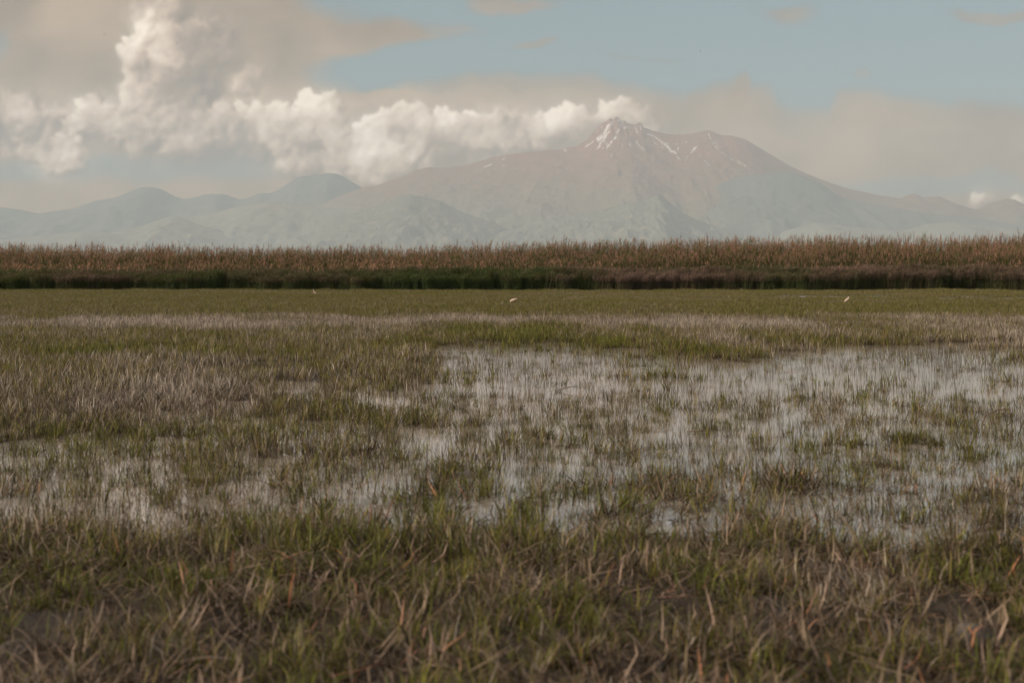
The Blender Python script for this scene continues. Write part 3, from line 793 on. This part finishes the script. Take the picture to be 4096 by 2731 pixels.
meadow('grass', 34, 62, 22, 1.35, 'short grass of the middle meadow with a grey dry band', ('short', 'dry'))
meadow('grass', 17, 34, 36, 1.4, 'green and dry grass around the far edge of the pond', ('short', 'dry', 'fresh'))
meadow('grass', 7.0, 17, 80, 1.0, 'mixed green and grey grass on wet ground between the pools', ('dry', 'fresh', 'sprig', 'bold'))

# 2. foreground sward
N = int(area(3.6, 8.2) * 270)
x, y = wedge(N, 3.6, 8.2)
w = wetness(x, y)
bare = fbm(x * 4.2 + 13, y * 3.4 + 4, 3)
keep = (rng.random(N) > sstep(w, .05, .5) * .97) & (rng.random(N) > sstep(bare, .47, .60) * .95) & (rng.random(N) < .25 + 1.1 * sstep(fbm(x * 8.5 + 3, y * 7 + 31, 2), .38, .58))
x, y = x[keep], y[keep]
d = 0.27 + (fbm(x * 1.3 + 70, y * 1.1, 4) - .5) * 1.7 + rng.normal(0, .15, len(x))
put('grass', ('bold', 'bold', 'fresh', 'bold', 'dry'), x, y, .52 * (.75 + 1.1 * fbm(x * 3.1 + 2, y * 2.6 + 14, 3)) * rng.uniform(.75, 1.55, len(x)), np.clip(d, 0, .95), 'tangled green and brown grass blades in the near foreground')
N = int(area(3.6, 10) * 85)
x, y = wedge(N, 3.6, 10)
w = wetness(x, y); keep = rng.random(N) > w * .8
x, y = x[keep], y[keep]
put('dead_grass', ('mat', 'husk', 'husk'), x, y, 1.0 * rng.uniform(.7, 1.3, len(x)), np.clip(rng.normal(.40, .16, len(x)), 0, 1), 'flattened dead brown grass litter lying on the near mud', tl=.2)

# 3. stems and tufts standing in the water
N = int(area(7, 32) * 22)
x, y = wedge(N, 7, 32)
w = wetness(x, y)
patch = fbm(x * 1.2 + 3, y * .6, 4)
dens = np.interp(y, [7, 10, 12.5, 15, 18, 22.5, 25, 30], [110, 110, 120, 105, 80, 130, 220, 220]) * (1 + .8 * sstep(col_of(x, y), 2600, 1500))
keep = (w > 0) & (rng.random(N) < dens / 220 * np.clip(1 + (patch - .47) * 6, .15, 2.5))
x, y = x[keep], y[keep]
put('water_grass', ('thin', 'thin', 'stalk'), x, y, rng.uniform(.65, 1.25, len(x)), np.clip(rng.normal(.44, .13, len(x)), 0, .8), 'thin upright stems standing in the shallow pond', tl=.07)
N = int(area(7, 27) * 120)
x, y = wedge(N, 7, 27)
w = wetness(x, y)
patch = fbm(x * 5.2 + 30, y * 3.6 + 8, 3)
near_ = sstep(y, 15, 10) - .7 * sstep(y, 14, 17)
keep = (w > 0.05) & (rng.random(N) < sstep(patch + near_ * .05, .50, .60) * np.interp(y, [8, 11, 14, 17, 27], [1.0, 1.0, .72, .46, .40]))
x, y = x[keep], y[keep]
put('water_grass', ('sprig', 'sprig', 'sprig', 'fresh'), x, y, rng.uniform(.5, 1.0, len(x)), np.clip(rng.normal(.34, .18, len(x)), 0, .75), 'small green and brown tufts rising from the pond')
N = int(area(7, 24) * 5)
x, y = wedge(N, 7, 24)
w = wetness(x, y); keep = (w > .02) & (rng.random(N) < .35)
x, y = x[keep], y[keep]
put('dead_grass', ('mat',), x, y, rng.uniform(.4, .8, len(x)), np.clip(rng.normal(.55, .1, len(x)), 0, .85), 'broken dead stems afloat on the pond', zoff=.03, tl=.1)

# 4. rush belt and reed bed
def make_rush():
    b = Blades()
    for i in range(26):
        L = U(1.25, 1.85)
        b.blade((U(-.28, .28), U(-.28, .28), 0), random.gauss(0, .9), abs(random.gauss(0, .09)), U(.05, .45), L, U(.010, .018), 5, own=U(0, .45) , taper=.7)
    for i in range(22):      # brown flowering tops
        x0, y0 = U(-.28, .28), U(-.28, .28)
        for k in range(6):
            b.blade((x0 + U(-.04, .04), y0, U(1.05, 1.55)), random.gauss(0, 1.2), U(.1, .8), U(.2, .8), U(.14, .34), U(.012, .024), 3, own=U(.6, 1.0))
    return b.build('rush_clump', rush_mat)
def make_reed(dead=False):
    b = Blades(); pl = Blades()
    for s_ in range(3):
        H = U(2.2, 3.35); x0, y0 = U(-.16, .16), U(-.16, .16)
        lean = abs(random.gauss(.03, .05)); az = random.gauss(0, .5)
        b.blade((x0, y0, 0), az, lean, .06, H, .014, 5, own=U(.7, 1) if dead or random.random() < .35 else U(.2, .55), taper=.3, face=0)
        topx, topz = x0 + H * math.sin(lean + .03), H * math.cos(lean + .03)
        if not dead:
            for k in range(11):
                hh = U(.7, H - .25); f = hh / H
                b.blade((x0 + (topx - x0) * f, y0, hh), random.choice((0, 0, 0, math.pi)) + random.gauss(0, .7), U(.35, .9), U(.3, 1.2), U(.35, .6), U(.022, .036), 3, own=U(0, .4))
        if random.random() < .85:
            n_ = 16
            for k in range(n_):
                q = k / n_
                pl.blade((topx + U(-.01, .01), y0 + U(-.02, .02), topz - .26 + .34 * q), random.gauss(0, .8), U(.15, .7), U(.4, 1.2), U(.10, .22) * (1.1 - .5 * q), U(.014, .028), 3)
    o = b.build('reed_clump', reed_mat)
    # join plume faces as second material
    me = o.data; nv = len(me.vertices)
    v = [tuple(q.co) for q in me.vertices] + [tuple(q) for q in pl.v]
    f = [tuple(q.vertices) for q in me.polygons] + [tuple(i + nv for i in q) for q in pl.f]
    nb = len(me.polygons)
    o2 = mesh_obj('reed_clump', v, f, reed_mat, link=False)
    o2.data.materials.append(plume_mat)
    o2.data.polygons.foreach_set('material_index', [0] * nb + [1] * len(pl.f))
    attr(o2.data, 'own', b.own + pl.own); attr(o2.data, 'along', b.al + pl.al)
    return o2
rushes = [make_rush() for _ in range(7)]
reeds = [make_reed() for _ in range(9)]
deads = [make_reed(True) for _ in range(4)]

def belt(name, protos, y0, y1, dens, label, hfun, tfun, edge=1.0):
    N = int((y1 - y0) * 144 * dens)
    x = rng.uniform(-72, 72, N); y = rng.uniform(y0, y1, N)
    y = y + (fbm(x * .12 + 60, x * 0, 3) - .5) * 8 * edge + (fbm(x * .6, x * 0 + 4, 3) - .5) * 2.5 * edge
    h = hfun(x, y) * rng.uniform(.86, 1.08, N) * (.88 + .24 * fbm(x * .9 + 5, y * .9, 2))
    s = np.stack([rng.uniform(.9, 1.2, N), rng.uniform(.9, 1.2, N), h], 1)
    return scatter(name, protos, np.stack([x, y, np.zeros(N)], 1), rng.normal(0, .5, N), s, np.clip(tfun(x, y) + rng.normal(0, .06, N), 0, 1), label, tilt=rng.normal(0, .09, (N, 2)))
belt('rushes', rushes, 109, 118, 7, 'belt of dark green rushes with brown tops before the reeds',
     lambda x, y: .62 + .30 * sstep(y, 108, 113) + .30 * fbm(x * .25, y * .3, 3) + .003 * x,
     lambda x, y: .22 + .22 * sstep(x, -6, 8) + (fbm(x * .15 + 4, y * .2, 3) - .5) * .7)
belt('reeds', reeds, 118, 137, 5.6, 'tall reed bed with pinkish brown plumes leaning right',
     lambda x, y: .80 + .40 * sstep(y, 118, 128) + .34 * (fbm(x * .07 + 2, y * .10, 3) - .5) + .16 * (fbm(x * .5, y * .5, 2) - .5) + .0068 * np.maximum(x, -8) ** 1.0 + .0 * y,
     lambda x, y: .12 + (fbm(x * .2 + 9, y * .3, 3) - .5) * .8)
belt('dead_reeds', deads, 113, 119, .55, 'scattered pale dead reed stems standing among the rushes',
     lambda x, y: .62 + .15 * fbm(x * .3, y, 2), lambda x, y: .8 + 0 * x)

# ------------------------------------------------------------------ birds
def simple_mat(name, c, rough=.8, c2=None, sc_=30.):
    m, n, p = material(name, rough, .3)
    tcn = n.new('ShaderNodeTexCoord').outputs['Object']
    n.put(p.inputs['Base Color'], n.mix(n.noise(tcn, sc_, 3), c, c2 or tuple(v * .7 for v in c)))
    return m
buff = simple_mat('heron_buff', (0.55, 0.40, 0.31), c2=(0.58, 0.48, 0.40))
white_f = simple_mat('heron_white', (0.62, 0.52, 0.44), c2=(0.58, .5, .42))
rust_f = simple_mat('heron_rust', (0.50, 0.20, 0.08))
bill_m = simple_mat('heron_bill', (0.30, 0.32, 0.26), .5)
leg_m = simple_mat('heron_leg', (0.36, 0.28, 0.12), .6)
eye_m = simple_mat('bird_eye', (0.02, 0.02, 0.01), .2)
dark_f = simple_mat('dark_feather', (0.02, 0.018, 0.016), .7)

def tube(path, radii, nseg=8, squash=None):
    """closed tapering tube along a path of points"""
    v = []; f = []
    path = [Vector(q) for q in path]
    for i, (q, r) in enumerate(zip(path, radii)):
        d = (path[min(i + 1, len(path) - 1)] - path[max(i - 1, 0)]).normalized()
        a = Vector((0, 1, 0)) if abs(d.y) < .9 else Vector((1, 0, 0))
        s = d.cross(a).normalized(); u = s.cross(d).normalized()
        sq = squash[i] if squash else 1.0
        for k in range(nseg):
            an = 2 * math.pi * k / nseg
            v.append(tuple(q + s * math.cos(an) * r + u * math.sin(an) * r * sq))
    for i in range(len(path) - 1):
        for k in range(nseg):
            a0 = i * nseg + k; a1 = i * nseg + (k + 1) % nseg
            f.append((a0, a1, a1 + nseg, a0 + nseg))
    f.append(tuple(range(nseg))[::-1]); f.append(tuple((len(path) - 1) * nseg + k for k in range(nseg)))
    return v, f

def heron(loc, rz, pose, label, size=1.0):
    """squat short-necked heron; +X is forward"""
    e = bpy.data.objects.new('heron', None); sc.collection.objects.link(e)
    e.location = loc; e.rotation_euler = (0, 0, rz); e.scale = (size,) * 3
    tag(e, label, 'bird', 'herons feeding on the meadow')
    if pose == 'upright':
        body = [(-.17, 0, .12), (-.13, 0, .17), (-.06, 0, .22), (.02, 0, .27), (.08, 0, .32), (.10, 0, .37), (.105, 0, .41), (.115, 0, .44), (.15, 0, .445)]
        rad = [.012, .045, .078, .085, .066, .046, .036, .034, .014]
        bill = [(.145, 0, .445), (.19, 0, .44), (.235, 0, .43)]; eye = (.128, .452)
    elif pose == 'stooping':
        body = [(-.19, 0, .10), (-.15, 0, .18), (-.08, 0, .24), (.01, 0, .27), (.09, 0, .30), (.15, 0, .335), (.20, 0, .35), (.235, 0, .345), (.26, 0, .325)]
        rad = [.014, .045, .074, .078, .058, .042, .034, .033, .014]
        bill = [(.255, 0, .33), (.285, 0, .295), (.31, 0, .26)]; eye = (.243, .352)
    else:
        body = [(-.17, 0, .12), (-.12, 0, .17), (-.05, 0, .20), (.03, 0, .22), (.08, 0, .28), (.09, 0, .36), (.085, 0, .43), (.10, 0, .48), (.135, 0, .49)]
        rad = [.012, .045, .075, .078, .050, .032, .027, .030, .014]
        bill = [(.13, 0, .49), (.175, 0, .495), (.215, 0, .50)]; eye = (.112, .497)
    v, f = tube(body, rad, 12, [.8] * 9)
    b = mesh_obj('body', v, f, buff, e)
    v, f = tube(bill, [.011, .008, .002], 6); mesh_obj('bill', v, f, bill_m, e)
    for sgn in (-1, 1):
        w = [Vector(body[3]) + Vector((.03, sgn * .045, -.005)), Vector(body[2]) + Vector((.0, sgn * .058, -.015)), Vector(body[1]) + Vector((-.01, sgn * .035, -.02)), Vector(body[0]) + Vector((-.01, sgn * .012, -.025))]
        v, f = tube(w, [.030, .052, .036, .006], 8, [.35] * 4); mesh_obj('wing', v, f, white_f, e)
        v, f = tube([(0.0, sgn * .03, .20), (.015, sgn * .03, .11), (.0, sgn * .03, 0.0)], [.018, .007, .006], 6); mesh_obj('leg', v, f, leg_m, e)
        v, f = tube([(-.03, sgn * .03, .004), (.0, sgn * .03, .007), (.06, sgn * .03, .004)], [.004, .007, .003], 5); mesh_obj('foot', v, f, leg_m, e)
        v, f = tube([(eye[0], sgn * .026, eye[1]), (eye[0], sgn * .031, eye[1])], [.006, .003], 6); mesh_obj('eye', v, f, eye_m, e)
    v, f = tube([Vector(body[4]) + Vector((.022, 0, -.03)), Vector(body[3]) + Vector((.055, 0, -.045)), Vector(body[3]) + Vector((.02, 0, -.09))], [.03, .045, .02], 8, [.9] * 3)
    mesh_obj('breast_plumes', v, f, rust_f, e)
    return e
def on_row(c, r):
    Y = FOC * CAMH / (r - HOR)
    return ((c - 2048) / FOC * Y, Y)
for c, r, rz, pose, lab in ((3388, 1216, .25, 'upright', 'buff and white heron standing side-on facing right at the edge of the far water'),
                            (2052, 1218, -.15, 'stooping', 'buff heron stooping forward in the grass in mid meadow'),
                            (1258, 1180, math.pi + .5, 'alert', 'heron with a stretched pale neck, almost hidden in grass close to the rushes')):
    x_, y_ = on_row(c, r)
    heron((x_, y_, max(0.03, float(ground_z(np.array([x_]), np.array([y_]))[0])) - .03), rz, pose, lab, 0.78)

def flying(loc, span, rz, roll, flap, label, group):
    e = bpy.data.objects.new('flying_bird', None); sc.collection.objects.link(e)
    e.location = loc; e.rotation_euler = (roll, 0.1, rz)
    tag(e, label, 'bird', group)
    L = span * .42
    v, f = tube([(L * .5, 0, 0), (L * .38, 0, 0), (L * .1, 0, 0), (-L * .25, 0, 0), (-L * .5, 0, 0)], [L * .02, L * .09, L * .13, L * .08, L * .015], 8)
    mesh_obj('body', v, f, dark_f, e)
    for s_ in (-1, 1):
        h = span * .5; top = [(L * .22, 0, 0), (L * .20, s_ * h * .45, h * flap), (-L * .10, s_ * h, h * flap * .6), (-L * .15, s_ * h * .45, h * flap * .9), (-L * .15, 0, 0)]
        vv = [(a, b_, c + .008 * span) for a, b_, c in top] + [(a, b_, c - .008 * span) for a, b_, c in top]
        ff = [(0, 1, 2, 3, 4), (9, 8, 7, 6, 5)] + [(i, (i + 1) % 5 + 0, (i + 1) % 5 + 5, i + 5) for i in range(5)]
        mesh_obj('wing', vv, ff, dark_f, e, smooth=False)
    v, f = tube([(-L * .45, 0, 0), (-L * .8, 0, 0)], [L * .03, L * .09], 6, [1, .3]); mesh_obj('tail', v, f, dark_f, e)
    return e
def sky_pt(c, r, Y):
    x_, z_ = screen_xz(c, r, Y); return (x_, Y, z_)
for c, r, Y, span, rz, roll, fl, lab in ((417, 139, 110, .26, 2.2, .5, .35, 'small dark bird flying high before the pale cloud at upper left'),
                                     (2801, 207, 110, .26, .9, .9, .4, 'small dark bird in the blue sky above the right peak'),
                                     (2719, 361, 140, .20, 1.4, .3, .3, 'tiny dark bird over the saddle between the two peaks'),
                                     (3123, 406, 140, .20, 1.8, 1.2, .3, 'tiny dark bird above the right flank of the mountain'),
                                     (3987, 254, 150, .16, .2, .2, .3, 'faint speck of a bird near the upper right edge')):
    flying(sky_pt(c, r, Y), span, rz, roll, fl, lab, 'small birds scattered over the sky')
for i, (c, r) in enumerate(((1167, 707.5), (1177.7, 709), (1189.3, 708.5), (1205.4, 708.5), (1219.5, 707.7), (1239, 704.5))):
    lab = ('leftmost', 'second from left', 'third from left', 'third from right', 'second from right', 'rightmost and highest')[i] + ' of the birds flying in a line above the far hills'
    flying(sky_pt(c, r, 520), .42, 2.9 + .2 * (i % 3), .2 * (i % 2), .25 * (-1) ** i, lab, 'birds flying in a line')

# ------------------------------------------------------------------ clods of turf and mud in the foreground
clod_m = simple_mat('wet_clod', (0.055, 0.043, 0.034), .7, c2=(0.13, 0.12, 0.11), sc_=14.)
def clod(c, r, sx_, sz_, label, seed):
    Yd = FOC * CAMH / (r - HOR); X = (c - 2048) / FOC * Yd
    rs = np.random.default_rng(seed)
    import bmesh
    bm = bmesh.new(); bmesh.ops.create_icosphere(bm, subdivisions=4, radius=1.0)
    vs = np.array([q.co[:] for q in bm.verts]); fs = [[q.index for q in fc.verts] for fc in bm.faces]; bm.free()
    o1 = rs.uniform(0, 50)
    d = 0.68 + .5 * fbm(vs[:, 0] * 1.6 + o1 + vs[:, 2], vs[:, 1] * 1.6 + o1, 5, .62) + .12 * ridged(vs[:, 0] * 5 + vs[:, 2] * 3, vs[:, 1] * 5 + o1, 3)
    vs = vs * d[:, None] * np.array([sx_, sx_ * .7, sz_])
    g = float(ground_z(np.array([X]), np.array([Yd]))[0])
    o = mesh_obj('mud_clod', vs, fs, clod_m)
    o.location = (X, Yd, max(g, -.03) + sz_ * .02); o.rotation_euler = (0, 0, rs.uniform(-.5, .5))
    return tag(o, label, 'clod', 'clods of mud in the grass')
clod(3880, 2630, .10, .085, 'grey mud clod with an orange dead leaf on it at the lower right corner', 1)
clod(60, 2640, .08, .05, 'dark clod in the grass at the lower left corner', 2)
clod(1850, 1900, .15, .04, 'grassy grey-brown hummock standing in the middle of the pond', 3)
clod(2100, 2010, .09, .05, 'small dark clod in water just right of the larger hummock', 4)
clod(1220, 2270, .09, .05, 'low grey clod left of centre behind the foreground grass', 5)
clod(2030, 2450, .07, .045, 'rounded grey clod in the middle of the foreground grass', 6)
clod(3000, 2230, .12, .05, 'brown clod covered in litter at the near right edge of the pond', 7)
clod(3980, 2150, .14, .06, 'dark hummock by the water at the right edge', 8)

leaf_m = simple_mat('dead_leaf', (0.42, 0.19, 0.10), .6, c2=(0.52, .30, .19))
def dead_leaf(c, r, z, parts, label):
    Yd = FOC * CAMH / (r - HOR); X = (c - 2048) / FOC * Yd
    b = Blades()
    for (bx, bz, az, tl_, bend, ln, wd) in parts:
        b.blade((bx, -.0, bz), az, tl_, bend, ln, wd, 5, taper=.86, face=0)
    vs = [tuple(q) for q in b.v]
    o = mesh_obj('dead_leaf', vs, b.f, leaf_m)
    sm = o.modifiers.new('thickness', 'SOLIDIFY'); sm.thickness = .0012
    o.location = (X, Yd, z)
    return tag(o, label, 'leaf', 'orange dead leaves')
dead_leaf(3890, 2680, .085, [(0, 0, 0, .12, .1, .08, .014), (.005, .055, 0, .7, .3, .055, .012), (0, .05, math.pi, .4, .2, .04, .011)], 'forked orange dead leaf standing against the grey clod, lower right')
dead_leaf(3275, 2120, .05, [(0, 0, math.pi, .6, .2, .07, .016)], 'bright orange leaf tip above the near water, right of centre')
dead_leaf(1745, 2020, .06, [(0, 0, math.pi, .45, .2, .11, .014)], 'orange-pink curled leaf left of the water gap in mid picture')

def bent_stem(c, r, path, rad, label):
    Yd = FOC * CAMH / (r - HOR); X = (c - 2048) / FOC * Yd
    v, f = tube(path, [rad] * (len(path) - 1) + [rad * .5], 6)
    o = mesh_obj('broken_stem', v, f, leaf_stem)
    o.location = (X, Yd, 0)
    return tag(o, label, 'stem', 'thick broken stems in the water')
leaf_stem = simple_mat('dead_stem', (0.10, 0.055, 0.035), .7)
bent_stem(3920, 1705, [(0, 0, -.03), (.06, .02, .10), (.20, .05, .16), (.30, .02, .165), (.31, 0, .10)], .0045, 'bent brown stem arching over open water at the right')
bent_stem(2235, 1565, [(0, 0, .02), (.12, .02, .05), (.24, 0, .07)], .005, 'short dark stem lying on the water in the upper pond')
bent_stem(2140, 1405, [(0, 0, -.02), (.0, 0, .13), (-.02, 0, .17), (-.06, 0, .175)], .0045, 'hooked dark stem at the far edge of the pond')
bent_stem(2790, 1730, [(-.1, 0, .01), (.05, .02, .015), (.16, 0, .01)], .0045, 'straight brown stem floating left of the open water')
